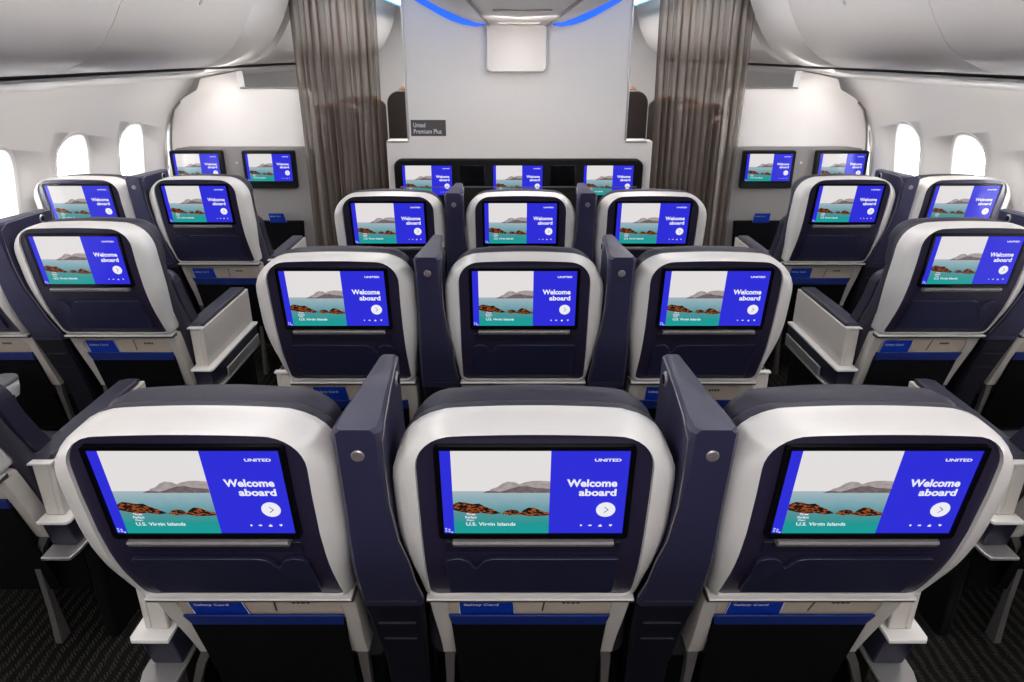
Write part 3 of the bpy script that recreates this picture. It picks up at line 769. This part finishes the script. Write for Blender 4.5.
# ------------------------------------------------------------ curtains in the aisles
for sx, nm in ((-1, 'left'), (1, 'right')):
    bm = bmesh.new(); xa, xb = (CX-1.405, CX-.875) if sx < 0 else (CX+.85, CX+1.43)
    nz = 16; nx = 312; rings = []
    ph = [random.uniform(-.5, .5) for _ in range(40)]
    for j in range(nz+1):
        t = j/nz; z = 2.20 + (.03-2.20)*t
        row = []
        for i in range(nx+1):
            u = i/nx; k = u*13
            uu = u + .012*math.sin(k*1.7+2*t)*(t)
            amp = .026+.010*math.sin(u*9+sx)
            narrow = 1 - .05*sm(t*1.2)
            x = (xa+xb)/2 + sx*.03*t*0 + (uu-.5)*(xb-xa)*narrow
            x += (.010+.008*math.sin(u*23+1.3))*math.sin(4*math.pi*k*.5*2 if False else 2*math.pi*k*1.0+1.2)*1.25
            y = 4.715 + amp*math.sin(2*math.pi*k + ph[int(k) % 40]*.8) + .006*math.sin(9*u+5*t)
            row.append((x, y, z))
        rings.append(row)
    loft(bm, rings, False, False, False)
    o = link('curtain', bm, M['curtain'], smooth=180)
    tag(o, 'sheer brown-grey pleated curtain hanging across the %s aisle' % nm, 'curtain', 'aisle curtains')
    bm = bmesh.new(); box(bm, xa-.06, xb+.06, 4.68, 4.75, 2.205, 2.225); struct(link('trim_%d' % (13 if sx < 0 else 14), bm, M['silver']))

# ------------------------------------------------------------ forward cabin seen past the curtains: high-backed suites
def make_suite():
    r = empty('cabin_suite')
    bm = bmesh.new(); loft(bm, [[(x, y, z) for x, z in rrect(-.26, .26, .0, 1.41, .09, 5, .01)] for y in (0, .035)]); link('privacy_shell', bm, M['suite'], r, bevel=.006)
    bm = bmesh.new(); loft(bm, [[(x, y, z) for x, z in rrect(-.20, .20, .46, 1.44-g, .07, 5)] for y, g in ((.045, .02), (.07, 0), (.14, 0), (.17, .04))]); link('backrest', bm, M['tan'], r)
    bm = bmesh.new(); box(bm, -.22, .22, .18, .72, .30, .45); link('seat_cushion', bm, M['tan'], r, bevel=.03, seg=3)
    for s in (-1, 1):
        bm = bmesh.new(); box(bm, s*.25-.012, s*.25+.012, .036, .8, .0, .9); link('side_panel', bm, M['suite'], r, bevel=.006)
    return r
su = make_suite(); first = True
for ri, y in enumerate((5.3, 6.5, 7.7)):
    for x, nm in ((-1.60, 'left of the left aisle'), (-.66, 'right of the left aisle'), (.69, 'left of the right aisle'), (1.66, 'right of the right aisle')):
        o = su if first else copy_tree(su); first = False
        o.location = (CX+x-.02, y, 0); o.scale.z = .86 if abs(x) > 1 else 1.0
        tag(o, 'dark forward-cabin seat with tan back %s, %s beyond the curtain' % (nm, ('first', 'second', 'third')[ri]), 'seat', 'forward cabin seats')

# ------------------------------------------------------------ seats
protos = {}
def seat(kind):
    if kind not in protos:
        hook, aisle, fl = kind; protos[kind] = make_seat(hook, aisle, fl); return protos[kind]
    return copy_tree(protos[kind])
SP = .546; X0 = .0355; YR = .9463; PITCH = .965
ROWN = ('nearest', 'second', 'third')
for k in range(3):
    for i, nm in ((-1, 'left'), (0, 'centre'), (1, 'right')):
        o = seat((1 if i < 0 else -1, i, .045)); o.location = (X0+i*SP, YR+k*PITCH, 0)
        tag(o, 'navy and white airline seat with lit screen, %s seat of the %s middle row' % (nm, ROWN[k]), 'airline seat', 'seats of the middle block')
YS = 1.3493
SX = {('l', 'i'): -1.472, ('l', 'o'): -2.013, ('r', 'i'): 1.5695, ('r', 'o'): 2.108}
side_rows = []
for k in range(3):
    for sd in 'lr':
        for pos in 'io':
            if k == 0 and pos == 'o': continue
            sx = -1 if sd == 'l' else 1
            o = seat((sx*1 if sd == 'r' else -1, -sx if pos == 'i' else 0, -.06)); o.location = (SX[(sd, pos)], YS+k*PITCH, 0)
            rn = ('row cut off by the photo edge', 'row with a fully visible screen', 'row just before the side bulkhead')[k]
            tag(o, '%s airline seat of the %s pair, %s' % ('aisle' if pos == 'i' else 'window', 'left' if sd == 'l' else 'right', rn), 'airline seat', 'seats of the side blocks')
dv = {1: None, -1: None}
def divider(s):
    if dv[s] is None: dv[s] = make_divider(s); return dv[s]
    return copy_tree(dv[s])
for k in range(3):
    for i, nm in ((-1, 'left and centre'), (1, 'centre and right')):
        o = divider(-i); o.location = (X0+i*SP/2, YR+k*PITCH, 0)
        tag(o, 'navy privacy divider between the %s seats of the %s middle row' % (nm, ROWN[k]), 'seat divider', 'dividers of the middle block')
    for sd, sx in (('left', -1), ('right', 1)):
        o = divider(-sx); o.location = ((SX[(sd[0], 'i')]+SX[(sd[0], 'o')])/2, YS+k*PITCH, 0)
        rn = ('row cut off by the photo edge', 'row with a fully visible screen', 'row just before the side bulkhead')[k]
        tag(o, 'navy privacy divider inside the %s pair, %s' % (sd, rn), 'seat divider', 'dividers of the side blocks')

# ------------------------------------------------------------ safety cards tucked into the pockets
def make_card():
    r = empty('safety_card')
    bm = bmesh.new()
    pl = [(-.058, .560), (.058, .560), (.052, .648), (-.058, .648)]
    P = lambda x, z, o: (x, prof(z)+o, z)
    loft(bm, [[P(x, z, o) for x, z in pl] for o in (.0175, .0190)]); link('card', bm, M['blue'], r, smooth=0)
    bm = bmesh.new(); vs, fs = text_mesh('Safety Card', -.048, .022, .620, .632, .012); bv = [bm.verts.new(P(x, z, .0170)) for x, z in vs]
    for f in fs:
        try: bm.faces.new([bv[i] for i in f])
        except ValueError: pass
    link('lettering', bm, M['white_ink'], r, smooth=0)
    bm = bmesh.new()
    for a, b in (((-.058), (-.0565)), ((.0505), (.052))):
        d = 0 if a < 0 else .003
        loft(bm, [[P(a+d, .59, o), P(b+d, .59, o), P(b, .648, o), P(a, .648, o)] for o in (.0167, .0173)])
    link('card_border', bm, M['white_ink'], r, smooth=0)
    return r
cd = make_card(); used = False
def card(x, y, z, label):
    global used
    o = copy_tree(cd) if used else cd; used = True
    o.location = (x, y, z); tag(o, label, 'safety card', 'safety cards in the seat pockets')
for i, nm in ((-1, 'left'), (0, 'centre'), (1, 'right')):
    card(X0+i*SP-.085, YR, 0, 'blue safety card in the pocket behind the %s seat of the nearest middle row' % nm)
for i, nm in ((-1, 'left'), (1, 'right')):
    card(X0+i*SP-.085, YR+PITCH, 0, 'blue safety card behind the %s seat of the second middle row' % nm)
for k in (1, 2):
    for sd in 'lr':
        card(SX[(sd, 'i')]-.095, YS+k*PITCH, 0, 'blue safety card behind the %s aisle seat %s' % ('left' if sd == 'l' else 'right', 'of the row with a fully visible screen' if k == 1 else 'just before the side bulkhead'))
card(-1.585, 4.728-prof(.6)-.029, .012, 'blue safety card in the pocket below the left bulkhead screens')
card(1.69, 4.728-prof(.6)-.029, .012, 'blue safety card in the pocket below the right bulkhead screens')
